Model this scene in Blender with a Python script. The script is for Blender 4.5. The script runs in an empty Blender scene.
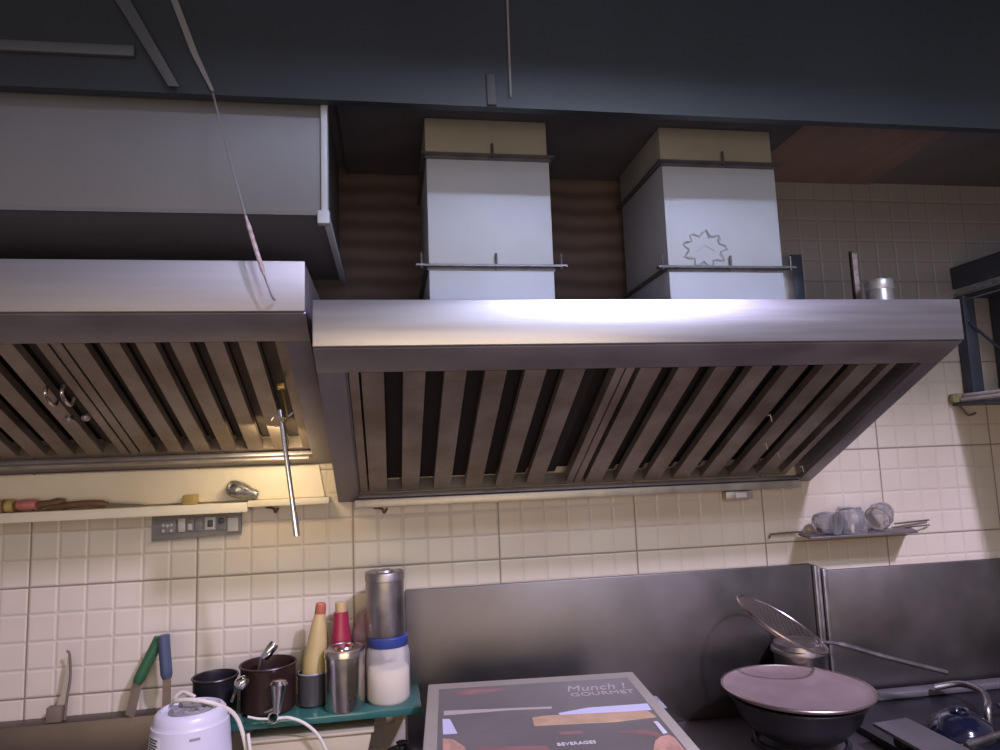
import bpy, bmesh, math, random
from mathutils import Vector, Matrix
random.seed(7)
C = bpy.context.scene.collection
PI = math.pi

# ------------------------------------------------------------------ materials
def mat(name, col, rough=.5, metal=0., var=0., vscale=8., var2=None, bump=0., bscale=40., stretch=(1, 1, 1),
        emit=None, alpha=None, trans=0., coat=0., rvar=0., spec=None):
    m = bpy.data.materials.new(name); m.use_nodes = True
    nt = m.node_tree; N = nt.nodes; L = nt.links
    b = N['Principled BSDF']
    b.inputs['Base Color'].default_value = (*col, 1)
    b.inputs['Roughness'].default_value = rough
    b.inputs['Metallic'].default_value = metal
    b.inputs['Transmission Weight'].default_value = trans
    b.inputs['Coat Weight'].default_value = coat
    if spec is not None: b.inputs['Specular IOR Level'].default_value = spec
    if emit: b.inputs['Emission Color'].default_value = (*emit[0], 1); b.inputs['Emission Strength'].default_value = emit[1]
    if alpha is not None: b.inputs['Alpha'].default_value = alpha
    if var or bump or rvar:
        tc = N.new('ShaderNodeTexCoord'); mp = N.new('ShaderNodeMapping'); mp.inputs['Scale'].default_value = stretch
        L.new(tc.outputs['Object'], mp.inputs['Vector'])
        n = N.new('ShaderNodeTexNoise'); n.inputs['Scale'].default_value = vscale; n.inputs['Detail'].default_value = 5
        n.inputs['Roughness'].default_value = .6
        L.new(mp.outputs[0], n.inputs['Vector'])
        if var:
            r = N.new('ShaderNodeValToRGB')
            c2 = var2 or tuple(c * (1 - var) for c in col)
            r.color_ramp.elements[0].position = .35; r.color_ramp.elements[1].position = .65
            r.color_ramp.elements[0].color = (*c2, 1); r.color_ramp.elements[1].color = (*col, 1)
            L.new(n.outputs['Fac'], r.inputs[0]); L.new(r.outputs[0], b.inputs['Base Color'])
        if rvar:
            mr = N.new('ShaderNodeMapRange'); mr.inputs['From Min'].default_value = .3; mr.inputs['From Max'].default_value = .7
            mr.inputs['To Min'].default_value = rough; mr.inputs['To Max'].default_value = rough + rvar
            L.new(n.outputs['Fac'], mr.inputs['Value']); L.new(mr.outputs[0], b.inputs['Roughness'])
        if bump:
            n2 = N.new('ShaderNodeTexNoise'); n2.inputs['Scale'].default_value = bscale; n2.inputs['Detail'].default_value = 3
            L.new(mp.outputs[0], n2.inputs['Vector'])
            bp = N.new('ShaderNodeBump'); bp.inputs['Strength'].default_value = bump; bp.inputs['Distance'].default_value = .004
            L.new(n2.outputs['Fac'], bp.inputs['Height']); L.new(bp.outputs[0], b.inputs['Normal'])
    return m

def tile_material():
    m = bpy.data.materials.new('embossed_tile'); m.use_nodes = True
    nt = m.node_tree; N = nt.nodes; L = nt.links; b = N['Principled BSDF']
    tc = N.new('ShaderNodeTexCoord'); sp = N.new('ShaderNodeSeparateXYZ'); L.new(tc.outputs['Object'], sp.inputs[0])
    def mth(op, a, bb=None, cl=False):
        n = N.new('ShaderNodeMath'); n.operation = op; n.use_clamp = cl
        for i, v in enumerate((a, bb)):
            if v is None: continue
            if isinstance(v, (int, float)): n.inputs[i].default_value = v
            else: L.new(v, n.inputs[i])
        return n.outputs[0]
    def edge(coord, period, off):          # distance to nearest grid line, metres
        t = mth('DIVIDE', mth('SUBTRACT', coord, off), period)
        return mth('MULTIPLY', mth('PINGPONG', t, .5), period)
    x, z = sp.outputs[0], sp.outputs[2]
    big = mth('MINIMUM', edge(x, .45, 0), edge(z, .3, 1.25))
    sm = mth('MINIMUM', edge(x, .075, 0), edge(z, .075, 1.25))
    def ramp(v, lo, hi):
        r = N.new('ShaderNodeMapRange'); r.interpolation_type = 'SMOOTHSTEP'
        r.inputs['From Min'].default_value = lo; r.inputs['From Max'].default_value = hi
        L.new(v, r.inputs['Value']); return r.outputs[0]
    g = ramp(big, .0012, .0034)            # 0 in the joint
    h = ramp(sm, .0, .0075)                # pillow height
    # colour variation from tile to tile and grime
    no = N.new('ShaderNodeTexNoise'); no.inputs['Scale'].default_value = 2.2; no.inputs['Detail'].default_value = 6
    L.new(tc.outputs['Object'], no.inputs['Vector'])
    rc = N.new('ShaderNodeValToRGB'); e = rc.color_ramp.elements
    e[0].position = .3; e[0].color = (.50, .42, .32, 1); e[1].position = .7; e[1].color = (.61, .53, .43, 1)
    L.new(no.outputs['Fac'], rc.inputs[0])
    mx0 = N.new('ShaderNodeMix'); mx0.data_type = 'RGBA'
    L.new(ramp(sm, .0, .006), mx0.inputs[0]); mx0.inputs[6].default_value = (.53, .455, .36, 1); L.new(rc.outputs[0], mx0.inputs[7])
    mx = N.new('ShaderNodeMix'); mx.data_type = 'RGBA'
    L.new(g, mx.inputs[0]); mx.inputs[6].default_value = (.22, .17, .125, 1); L.new(mx0.outputs[2], mx.inputs[7])
    # brown grease soaked patch of wall round the flues
    n2 = N.new('ShaderNodeTexNoise'); n2.inputs['Scale'].default_value = 5; n2.inputs['Detail'].default_value = 4
    L.new(tc.outputs['Object'], n2.inputs['Vector'])
    wob = mth('MULTIPLY', mth('SUBTRACT', n2.outputs['Fac'], .5), .25)
    mr_ = mth('MULTIPLY', ramp(mth('SUBTRACT', 2.33, mth('ADD', x, wob)), 0, .14), ramp(mth('SUBTRACT', mth('ADD', z, wob), 1.7), 0, .12))
    wv = N.new('ShaderNodeTexWave'); wv.wave_type = 'BANDS'; wv.bands_direction = 'Z'
    wv.inputs['Scale'].default_value = 5.0; wv.inputs['Distortion'].default_value = 2.5; wv.inputs['Detail'].default_value = 3
    L.new(tc.outputs['Object'], wv.inputs['Vector'])
    br = N.new('ShaderNodeValToRGB'); e = br.color_ramp.elements
    e[0].color = (.070, .050, .046, 1); e[1].color = (.125, .088, .078, 1); L.new(wv.outputs['Fac'], br.inputs[0])
    mg = N.new('ShaderNodeMix'); mg.data_type = 'RGBA'; L.new(mr_, mg.inputs[0])
    gy = N.new('ShaderNodeMix'); gy.data_type = 'RGBA'; gy.inputs[7].default_value = (.19, .18, .19, 1)  # grey over upper tiles: grease plus the wall's dimness, put into colour
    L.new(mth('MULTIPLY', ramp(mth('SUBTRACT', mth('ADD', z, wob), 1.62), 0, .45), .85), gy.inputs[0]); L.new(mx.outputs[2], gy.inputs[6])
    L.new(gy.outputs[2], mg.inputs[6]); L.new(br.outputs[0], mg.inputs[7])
    L.new(mg.outputs[2], b.inputs['Base Color'])
    b.inputs['Roughness'].default_value = .34
    bp = N.new('ShaderNodeBump'); bp.inputs['Strength'].default_value = .42; bp.inputs['Distance'].default_value = .004
    L.new(mth('MULTIPLY', mth('MULTIPLY', h, g), mth('SUBTRACT', 1.0, mth('MULTIPLY', mr_, .85))), bp.inputs['Height']); L.new(mth('ADD', .34, mth('MULTIPLY', mr_, .4)), b.inputs['Roughness']); L.new(bp.outputs[0], b.inputs['Normal'])
    return m

M = {}
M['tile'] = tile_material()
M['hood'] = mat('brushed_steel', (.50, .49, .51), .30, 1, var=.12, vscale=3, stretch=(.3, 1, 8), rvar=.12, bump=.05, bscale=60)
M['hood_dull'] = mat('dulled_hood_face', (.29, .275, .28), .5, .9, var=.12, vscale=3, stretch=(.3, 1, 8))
M['hood_in'] = mat('dull_steel', (.36, .33, .35), .42, .85, var=.25, vscale=4, stretch=(1, 1, 1), rvar=.15)
M['baffle'] = mat('greasy_baffle_steel', (.43, .37, .32), .40, .8, var=.35, vscale=6, var2=(.27, .215, .17), rvar=.15)
M['void'] = mat('sooty_inside', (.018, .014, .013), .8)  # flat black used as the shade behind the filters
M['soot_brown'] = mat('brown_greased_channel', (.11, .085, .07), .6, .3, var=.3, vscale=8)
M['trim_steel'] = mat('bright_steel_angle', (.62, .57, .50), .35, .9, var=.3, vscale=9, rvar=.2)
M['vent'] = mat('dull_vent_sheet', (.17, .165, .178), .5, .2, var=.1, vscale=4, bump=.05, bscale=12)
M['galv'] = mat('galvanised_sheet', (.50, .53, .60), .6, .2, var=.08, vscale=5, bump=.04, bscale=20)
M['galv_cream'] = mat('yellowed_sheet', (.40, .39, .35), .6, .2, var=.12, vscale=5)  # same galvanised sheet, with lintel shade and warm light put into colour
M['galv_flange'] = mat('flange_steel', (.18, .17, .18), .45, .7, var=.3, vscale=20)
M['bluegrey'] = mat('blue_grey_paint', (.026, .033, .043), .5, 0, var=.3, vscale=1.5, bump=.05, bscale=8)
M['conduit'] = mat('grey_strip_paint', (.07, .072, .085), .55)  # flat grey of the modelled glass reflections
M['conduit_pale'] = mat('pale_grey_strip', (.20, .19, .20), .55)  # paler grey of the modelled glass reflections
M['scribble'] = mat('scratch_grey', (.38, .40, .44), .6)
M['ceil_dark'] = mat('smoke_darkened_ceiling', (.10, .088, .09), .8, var=.3, vscale=4)
M['ply'] = mat('brown_ceiling_board', (.24, .165, .13), .7, 0, var=.2, vscale=3, stretch=(6, 1, 1))
M['ceil'] = mat('grimy_ceiling_paint', (.15, .13, .13), .8, 0, var=.3, vscale=2)
M['splash'] = mat('splashback_steel', (.205, .185, .175), .38, 1, var=.25, vscale=2.5, rvar=.15, bump=.05, bscale=15)
M['counter'] = mat('worktop_steel', (.22, .19, .195), .4, .8, var=.3, vscale=5, rvar=.2)
M['steel'] = mat('polished_steel', (.62, .58, .54), .18, 1, var=.15, vscale=12, rvar=.12)
M['steel_dull'] = mat('scratched_steel', (.42, .39, .39), .32, 1, var=.2, vscale=20, rvar=.15)
M['chrome'] = mat('chrome', (.8, .8, .82), .1, 1, rvar=.05)
M['marble'] = mat('cream_slab', (.70, .62, .48), .4, 0, var=.08, vscale=6)
M['plate_grey'] = mat('grey_switch_plate', (.20, .19, .175), .45, 0, var=.15, vscale=30)
M['switch_light'] = mat('off_white_switch', (.50, .46, .40), .4)
M['switch_dark'] = mat('dark_socket', (.06, .055, .055), .5)
M['darksteel'] = mat('dark_blue_angle_iron', (.055, .065, .095), .5, .2, var=.3, vscale=10)
M['blackpan'] = mat('sooty_black_iron', (.03, .027, .035), .38, .4, var=.4, vscale=9, bump=.2, bscale=30)
M['platebrown'] = mat('brownish_tray_metal', (.36, .27, .26), .5, .3, var=.12, vscale=8, var2=(.30, .21, .20))
M['rim'] = mat('worn_rim_metal', (.50, .42, .40), .3, 1)
M['maroon'] = mat('dark_brown_enamel', (.035, .016, .013), .35, 0, var=.4, vscale=8)
M['darkglass'] = mat('dark_grey_cup', (.055, .05, .052), .25)
M['yellow'] = mat('yellow_squeeze_bottle', (.50, .37, .16), .4, var=.1)
M['redbottle'] = mat('magenta_bottle', (.28, .02, .05), .3)
M['redcap'] = mat('rust_red_cap', (.42, .12, .07), .4)
M['tancap'] = mat('tan_cap', (.50, .34, .17), .4)
M['purple'] = mat('mauve_plastic', (.24, .15, .17), .4)
M['bluelid'] = mat('blue_lid', (.03, .05, .20), .35)
M['clearjar'] = mat('clear_plastic', (.72, .68, .66), .18, alpha=.38)
M['flour'] = mat('cream_powder', (.80, .68, .48), .9, var=.06, vscale=25)
M['greenglass'] = mat('green_glass_edge', (.035, .14, .115), .12, trans=0.0, var=.3, vscale=7, coat=.3)
M['whiteplastic'] = mat('white_appliance_plastic', (.66, .63, .72), .3, var=.05, vscale=4)
M['ledge'] = mat('dark_ledge_steel', (.13, .105, .09), .4, .8, var=.2, vscale=4)
M['greyplastic'] = mat('grey_plastic', (.26, .25, .27), .45)
M['cable'] = mat('off_white_cable', (.66, .60, .52), .45)
M['ink'] = mat('dark_ink', (.05, .05, .06), .6)
M['label'] = mat('label_paper', (.75, .72, .76), .6)
M['greenh'] = mat('green_handle', (.03, .11, .045), .45)
M['blueh'] = mat('blue_handle', (.06, .08, .13), .45)
M['blade'] = mat('knife_blade', (.42, .34, .28), .3, .8, var=.25, vscale=20)
M['paleblade'] = mat('pale_blade', (.52, .46, .37), .35, .5)
M['spine'] = mat('worn_dark_spine', (.15, .11, .08), .6)
M['carton_edge'] = mat('beige_carton', (.42, .37, .30), .6, var=.08)
M['carton_grey'] = mat('grey_print', (.17, .15, .14), .35, var=.2, vscale=5)
M['p_cream'] = mat('cream_print', (.70, .45, .27), .4, var=.3, vscale=16)
M['p_white'] = mat('pale_blue_print', (.66, .64, .82), .4)
M['p_red'] = mat('dull_red_print', (.36, .17, .15), .4, var=.4, vscale=18, var2=(.24, .12, .12))
M['p_text'] = mat('beige_lettering', (.50, .42, .38), .5)
M['p_skin'] = mat('orange_peach_print', (.68, .38, .28), .5, var=.35, vscale=60, stretch=(1, .3, 1))
M['tape'] = mat('clear_tape', (.6, .58, .68), .2, alpha=.45)
M['glass'] = mat('tumbler_glass', (.72, .71, .72), .03, trans=.9)
M['brass'] = mat('brass', (.28, .18, .06), .35, .9)
M['foil'] = mat('crumpled_grey_metal', (.40, .39, .38), .35, .8, var=.5, vscale=50, bump=.6, bscale=60)
M['tinm'] = mat('pale_tin', (.60, .58, .57), .35, .7, var=.15, vscale=15)
M['redstick'] = mat('faded_red_paint', (.25, .15, .15), .6, var=.5, vscale=30, stretch=(1, 1, 3), var2=(.42, .36, .36))
M['wood'] = mat('brown_wood', (.17, .085, .045), .55, var=.3, vscale=20)
M['pink'] = mat('pink_wrapper', (.62, .20, .18), .4, var=.3, vscale=40)
M['ywrap'] = mat('mustard_wrapper', (.48, .34, .12), .5, var=.3, vscale=30)
M['cloth'] = mat('pale_wrapped_pipe', (.62, .57, .55), .5, var=.45, vscale=25, stretch=(1, .3, 1))
M['olive'] = mat('corroded_olive_end', (.30, .27, .12), .7, var=.5, vscale=40)
M['bluedome'] = mat('glossy_navy_enamel', (.008, .010, .025), .12, coat=.6)
M['barsteel'] = mat('grey_range_bar', (.20, .18, .185), .5, .5, var=.2, vscale=8)
M['tub'] = mat('cream_plastic', (.50, .42, .29), .5)
M['lime'] = mat('pale_lime_peel', (.60, .62, .25), .5)
M['floor'] = mat('kitchen_floor', (.16, .13, .11), .6, var=.3, vscale=3)

# ------------------------------------------------------------------ mesh helpers
class MB:
    def __init__(s): s.bm = bmesh.new()
    def box(s, x0, x1, y0, y1, z0, z1, bev=0, mtx=None):
        t = bmesh.new(); bmesh.ops.create_cube(t, size=1)
        for v in t.verts:
            v.co = Vector(((x0 + x1) / 2 + v.co.x * (x1 - x0), (y0 + y1) / 2 + v.co.y * (y1 - y0), (z0 + z1) / 2 + v.co.z * (z1 - z0)))
        if bev: bmesh.ops.bevel(t, geom=t.edges[:] + t.verts[:], offset=bev, segments=2, affect='EDGES', profile=.5)
        return s._add(t, mtx)
    def _add(s, t, mtx=None):
        if mtx is not None: bmesh.ops.transform(t, matrix=mtx, verts=t.verts[:])
        me = bpy.data.meshes.new('t'); t.to_mesh(me); t.free(); s.bm.from_mesh(me); bpy.data.meshes.remove(me); return s
    def lathe(s, prof, seg=40, mtx=None, cap=True, deform=None):
        t = bmesh.new(); rings = []
        for r, z in prof:
            if r < 1e-6: rings.append([t.verts.new((0, 0, z))]); continue
            rings.append([t.verts.new((r * math.cos(2 * PI * i / seg), r * math.sin(2 * PI * i / seg), z)) for i in range(seg)])
        for a, b in zip(rings, rings[1:]):
            if len(a) == 1 and len(b) == 1: continue
            for i in range(seg):
                j = (i + 1) % seg
                if len(a) == 1: t.faces.new((a[0], b[j], b[i]))
                elif len(b) == 1: t.faces.new((a[i], a[j], b[0]))
                else: t.faces.new((a[i], a[j], b[j], b[i]))
        if cap:
            for r in (rings[0], rings[-1]):
                if len(r) > 2: t.faces.new(r)
        if deform:
            for v in t.verts: v.co = deform(v.co)
        return s._add(t, mtx)
    def tube(s, pts, r, seg=10, closed=False):
        pts = [Vector(p) for p in pts]; n = len(pts); rs = r if isinstance(r, (list, tuple)) else [r] * n
        t = bmesh.new(); rings = []; prev = None
        for i, p in enumerate(pts):
            if closed: d = pts[(i + 1) % n] - pts[i - 1]
            else: d = pts[min(i + 1, n - 1)] - pts[max(i - 1, 0)]
            d.normalize()
            if prev is None: u = d.orthogonal().normalized()
            else:
                u = prev - d * prev.dot(d)
                u = u.normalized() if u.length > 1e-6 else d.orthogonal().normalized()
            prev = u; w = d.cross(u)
            rings.append([t.verts.new(p + (u * math.cos(2 * PI * k / seg) + w * math.sin(2 * PI * k / seg)) * rs[i]) for k in range(seg)])
        for i in range(n if closed else n - 1):
            a, b = rings[i], rings[(i + 1) % n]
            for k in range(seg): t.faces.new((a[k], a[(k + 1) % seg], b[(k + 1) % seg], b[k]))
        if not closed: t.faces.new(rings[0]); t.faces.new(rings[-1])
        return s._add(t)
    def prism(s, poly, vec, mtx=None, bev=0):          # poly: list of 3D points, extruded along vec
        t = bmesh.new(); v0 = [t.verts.new(p) for p in poly]; v1 = [t.verts.new(Vector(p) + Vector(vec)) for p in poly]
        t.faces.new(v0); t.faces.new(v1[::-1]); n = len(poly)
        for i in range(n): t.faces.new((v0[i], v0[(i + 1) % n], v1[(i + 1) % n], v1[i]))
        if bev: bmesh.ops.bevel(t, geom=t.edges[:] + t.verts[:], offset=bev, segments=2, affect='EDGES', profile=.5)
        return s._add(t, mtx)
    def build(s, name, m, parent=None, smooth=True, ang=35):
        bmesh.ops.recalc_face_normals(s.bm, faces=s.bm.faces[:])
        me = bpy.data.meshes.new(name); s.bm.to_mesh(me); s.bm.free()
        if smooth:
            for p in me.polygons: p.use_smooth = True
            me.set_sharp_from_angle(angle=math.radians(ang))
        me.materials.append(m)
        o = bpy.data.objects.new(name, me); C.objects.link(o)
        if parent is not None:
            me.transform(Matrix.Translation(-parent_loc(parent))); o.parent = parent
        return o
def parent_loc(p):                                     # world position of the topmost ancestor
    while p.parent: p = p.parent
    return Vector(p.location)
# parts are written in world coordinates; an empty sits at the thing's base
def tag(o, label, cat, group=None, kind=None):
    o['label'] = label; o['category'] = cat
    if group: o['group'] = group
    if kind: o['kind'] = kind
    return o
def thing(name, label, cat, loc=(0, 0, 0), group=None):
    o = bpy.data.objects.new(name, None); o.empty_display_size = .05; C.objects.link(o); o.location = loc
    return tag(o, label, cat, group)
def struct(o): o['kind'] = 'structure'; return o
def catmull(pts, n=8, closed=False):
    pts = [Vector(p) for p in pts]; out = []; N = len(pts)
    for i in range(N if closed else N - 1):
        p0 = pts[i - 1] if (closed or i > 0) else pts[0]; p1 = pts[i]; p2 = pts[(i + 1) % N]
        p3 = pts[(i + 2) % N] if (closed or i + 2 < N) else pts[-1]
        for k in range(n):
            t = k / n
            out.append(.5 * ((2 * p1) + (-p0 + p2) * t + (2 * p0 - 5 * p1 + 4 * p2 - p3) * t * t + (-p0 + 3 * p1 - 3 * p2 + p3) * t ** 3))
    if not closed: out.append(pts[-1])
    return out
def T(x, y, z): return Matrix.Translation((x, y, z))
def align(d, loc):                                     # local +Z to direction d
    return Matrix.Translation(loc) @ Vector(d).to_track_quat('Z', 'Y').to_matrix().to_4x4()

# ------------------------------------------------------------------ setting
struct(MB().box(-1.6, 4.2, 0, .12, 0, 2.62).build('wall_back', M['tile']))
struct(MB().box(-1.6, 4.2, -2.6, .1, -.05, 0).build('floor', M['floor']))
CZ = 2.512
struct(MB().box(-1.6, 4.2, -.618, 0, CZ + .006, CZ + .12).build('ceiling', M['ceil']))
struct(MB().box(-1.6, 4.2, -2.15, -.648, 3.2, 3.3).build('trim_1', M['bluegrey']))      # unseen higher ceiling in front of the lintel, added to cut the daylight
struct(MB().box(-1.6, 4.2, -.645, -.62, 2.405, 3.3).build('trim_2', M['bluegrey']))            # lintel beam
struct(MB().prism([(2.235, -.61, CZ), (2.235, -.002, CZ), (2.765, -.002, CZ), (2.72, -.61, CZ)], (0, 0, .005)).build('trim_3', M['ply']))
struct(MB().box(.895, 2.232, -.615, -.002, CZ - .012, CZ + .005).build('trim_4', M['ceil_dark']))

# ------------------------------------------------------------------ hoods
def hood(label, x0, x1, zt, zf, zb, lipv, botv, fl, fr, filters, gutter_label):
    yf = -.705
    root = thing('extractor_hood', label, 'extractor hood', ((x0 + x1) / 2, -.35, zb), 'steel canopy hoods')
    A = Vector((0, yf, zf)); B = Vector((0, 0, zb)); S = B - A; sn = S.length; sd = S.normalized()
    Nn = Vector((0, -sd.z, sd.y))                      # points up into the hood
    if Nn.z < 0: Nn = -Nn
    def P(u, v, n=0): p = A + S * v + Nn * n; return Vector((u, p.y, p.z))
    def slab(mb, u0, u1, v0, v1, n0, n1, bev=0):
        poly = [P(u0, v0, n0), P(u1, v0, n0), P(u1, v1, n0), P(u0, v1, n0)]
        mb.prism(poly, Nn * (n1 - n0), bev=bev)
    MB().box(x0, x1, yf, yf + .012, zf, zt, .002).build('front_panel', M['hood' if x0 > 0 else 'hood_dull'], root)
    MB().box(x0 + .002, x1 - .002, yf + .012, -.002, zt - .008, zt - .001).build('top_panel', M['hood_in'], root)
    for sx in (x0, x1 - .006):
        MB().prism([(sx, yf + .012, zt - .008), (sx, -.002, zt - .008), (sx, -.002, zb + .004), (sx, yf + .012, zf + .004)], (.006, 0, 0)).build('side_panel', M['hood_in'], root)
    fr_ = MB()
    slab(fr_, x0, x1, .012, lipv, 0, .012, .001)
    slab(fr_, x0, x0 + fl, lipv, .995, 0, .012, .001)
    slab(fr_, x1 - fr, x1, lipv, .995, 0, .012, .001)
    slab(fr_, x0 + fl, x1 - fr, botv, .995, 0, .012, .001)
    slab(fr_, x0 + fl, x1 - fr, lipv, lipv + .012, .012, .05)
    slab(fr_, x0 + fl, x0 + fl + .004, lipv, botv, .012, .06)
    slab(fr_, x1 - fr - .004, x1 - fr, lipv, botv, .012, .06)
    fr_.build('underside_frame', M['hood_in'], root)
    v = MB(); slab(v, x0 + fl + .006, x1 - fr - .006, lipv + .01, botv + .01, .075, .08); v.build('inner_shadow_plate', M['void'], root)  # black sheet standing in for the shade inside the hood
    for (a, b, first, pitch, w, cnt) in filters:
        fb = MB()
        slab(fb, a, a + .022, lipv + .012, botv - .004, .016, .05)
        slab(fb, b - .022, b, lipv + .012, botv - .004, .016, .05)
        slab(fb, a + .022, b - .022, lipv + .012, lipv + .028, .016, .05)
        slab(fb, a + .022, b - .022, botv - .02, botv - .004, .016, .05)
        f = fb.build('grease_filter', M['baffle'], root)
        # rear row of channels closing the gaps from behind
        rb = MB()
        for k in range(cnt + 1):
            u = first - pitch / 2 + k * pitch
            if u < a + .02 or u + w > b - .018: continue
            slab(rb, u, u + w, lipv + .03, botv - .022, .055, .0565)
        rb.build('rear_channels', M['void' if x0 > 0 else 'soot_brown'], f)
        for k in range(cnt):
            u = first + k * pitch; mb = MB()
            slab(mb, u, u + w, lipv + .028, botv - .02, .014, .0155)
            slab(mb, u, u + .0015, lipv + .028, botv - .02, .0155, .036)
            slab(mb, u + w - .0015, u + w, lipv + .028, botv - .02, .0155, .036)
            mb.build('baffle', M['baffle'], f)
    return root, P, Nn, sd

hr, PR, NR, SDR = hood('wide stainless extractor hood on the right below two pale flues', .857, 2.430, 1.918, 1.816, 1.447, .125, .965, .062, .048,
    [(.925, 1.588, .953, .0965, .052, 6), (1.592, 2.330, 1.628, .0985, .054, 7)], '')
hl, PL, NL, SDL = hood('stainless extractor hood on the left under the grey ventilation box', -1.05, .842, 2.003, 1.893, 1.567, .145, .905, .05, .055,
    [(-.72, -.222, -.695, .073, .040, 6), (-.218, .280, -.193, .073, .040, 6), (.286, .782, .315, .073, .040, 6)], '')
# small filter handles on the left hood, one loop each side of the joint
for u in (.216, .252):
    pts = [PL(u, .39, .012), PL(u, .395, -.010), PL(u, .43, -.016), PL(u, .465, -.010), PL(u, .47, .012)]
    MB().tube(catmull(pts, 5), .0045).build('filter_handle', M['steel'], hl)
for u, v in ((.206, .60), (.248, .59)):
    q = PL(u, v, .012); MB().lathe([(0, -.006), (.009, -.006), (.011, 0), (.011, .006), (.006, .012), (0, .013)], 16, align(-NL, q)).build('filter_knob', M['steel_dull'], hl)
for u, v in ((2.065, .42), (2.13, .63), (2.20, .71), (2.335, .84)):
    q = PR(u, v, -.002); MB().tube([q + Vector((-.008, 0, -.004)), q, q + Vector((.004, 0, -.02))], .002, 6).build('wire_clip', M['trim_steel'], hr)
# step lines on the left hood lip and gutter lines
MB().prism([PL(-1.04, .925, -.006), PL(.775, .925, -.006), PL(.775, .935, -.006), PL(-1.04, .935, -.006)], NL * .006).build('drip_rail', M['trim_steel'], hl)
MB().box(.907, 2.379, -.028, -.002, 1.430, 1.455, .002).build('drip_gutter', M['trim_steel'], hr)

# ------------------------------------------------------------------ flues
def flue(x0, x1, label, n):
    root = thing('flue_duct', label, 'duct', ((x0 + x1) / 2, -.22, 1.92), 'square flues rising from the right hood')
    MB().box(x0, x1, -.40, -.05, 1.9185, 2.076, .002).build('duct_section', M['galv'], root)
    MB().box(x0, x1, -.40, -.05, 2.084, 2.386, .002).build('duct_section', M['galv'], root)
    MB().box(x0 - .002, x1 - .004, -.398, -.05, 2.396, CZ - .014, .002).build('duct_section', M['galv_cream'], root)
    for z, e in ((2.08, .035), (2.391, .014)):
        mb = MB(); mb.box(x0 - e, x1 + e, -.415, -.395, z - .003, z + .003)
        mb.box(x0 - .012, x0 + .002, -.395, -.03, z - .003, z + .003); mb.box(x1 - .002, x1 + .012, -.395, -.03, z - .003, z + .003)
        mb.box(x0 - .004, x1 + .004, -.4025, -.399, z - .012, z)
        f = mb.build('flange', M['galv_flange'], root)
        xs = [(x0 + x1) / 2 + .01] + ([x0 - .02, x1 + .02] if e > .03 else [])
        for x in xs: MB().tube([(x, -.409, z - .008), (x, -.409, z + .034)], .0035, 8).build('bolt', M['galv_flange'], f)
    return root
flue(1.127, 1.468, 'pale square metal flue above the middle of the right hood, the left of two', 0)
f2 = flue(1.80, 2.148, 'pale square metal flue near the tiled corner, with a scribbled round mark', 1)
# scribbled round mark scratched on the right flue
cx, cz = 1.912, 2.135; pts = []
for k in range(90):
    a = k / 90 * 2 * PI * 3; r = .052 + .012 * math.sin(k * 1.9) + .006 * random.random()
    pts.append((cx + r * math.cos(a) * 1.05, -.4015, cz + r * math.sin(a) * .85))
mb = MB(); mb.tube(pts, .0009, 4)
mb.tube([(cx - .03, -.4015, cz - .01), (cx, -.4015, cz + .012), (cx + .03, -.4015, cz - .005)], .0009, 4)
mb.build('scribble_mark', M['scribble'], f2)

# glass reflections, built as thin raised strips on the lintel face
def strip(name, label, poly, m, th=.006, y=-.6455):
    tag(MB().prism([(x, y, z) for x, z in poly], (0, -th, 0), bev=.0008).build(name, M[m]), label, 'strip', 'strips on the lintel')
strip('lintel_strip', 'grey horizontal strip at the upper left corner of the lintel', [(-.3, 2.478), (.47, 2.482), (.47, 2.506), (-.3, 2.500)], 'conduit', .012)
strip('lintel_strip', 'faint slanting strip on the lintel left of the thin pale one', [(.400, 2.66), (.435, 2.66), (.568, 2.412), (.545, 2.412)], 'conduit', .004, -.658)
strip('lintel_strip', 'thin pale slanting strip on the lintel above the ventilation box', [(.530, 2.66), (.546, 2.66), (.603, 2.50), (.640, 2.41), (.632, 2.41), (.588, 2.50)], 'conduit_pale')
strip('lintel_strip', 'short upright strip on the lintel above the left flue', [(1.262, 2.408), (1.284, 2.408), (1.280, 2.485), (1.260, 2.485)], 'conduit')
strip('lintel_strip', 'tall thin pale upright strip reaching the top of the lintel, above the left flue', [(1.316, 2.43), (1.321, 2.43), (1.324, 2.80), (1.318, 2.80)], 'conduit_pale')
cd = thing('pale_wire', 'thin slack pale cord hanging slantwise in front of the ventilation box', 'wire', (.7, -.74, 2.39))  # reflection on the glass, given shape as a slack tube
MB().tube(catmull([(.636, -.655, 2.408), (.665, -.74, 2.33), (.70, -.745, 2.19), (.735, -.745, 2.06), (.775, -.74, 1.93), (.782, -.716, 1.915)], 8), .0022, 8).build('cord', M['conduit_pale'], cd)
MB().tube(catmull([(.728, -.745, 2.085), (.750, -.745, 2.01), (.765, -.743, 1.96)], 6), [.003] * 2 + [.0048] * 9 + [.003] * 2, 8).build('taped_length', M['redstick'], cd)  # thicker stretch where that reflection is stronger

# ventilation box upper left
vb = thing('ventilation_box', 'large grey sheet metal ventilation box above the left hood', 'ventilation box', (-.1, -.3, 2.141))
MB().box(-1.05, .868, -.600, -.004, 2.146, CZ - .002, .003).build('box_body', M['vent'], vb)
MB().box(-1.05, .868, -.606, -.600, 2.141, 2.150).build('bottom_rim', M['vent'], vb)
mb = MB(); mb.box(.868, .884, -.612, -.58, 2.135, CZ - .004, .003); mb.box(.872, .888, -.606, -.01, 2.128, 2.140, .002)
mb.box(.860, .888, -.618, -.596, 2.118, 2.150, .003)
mb.build('corner_flange', M['galv'], vb)

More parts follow.
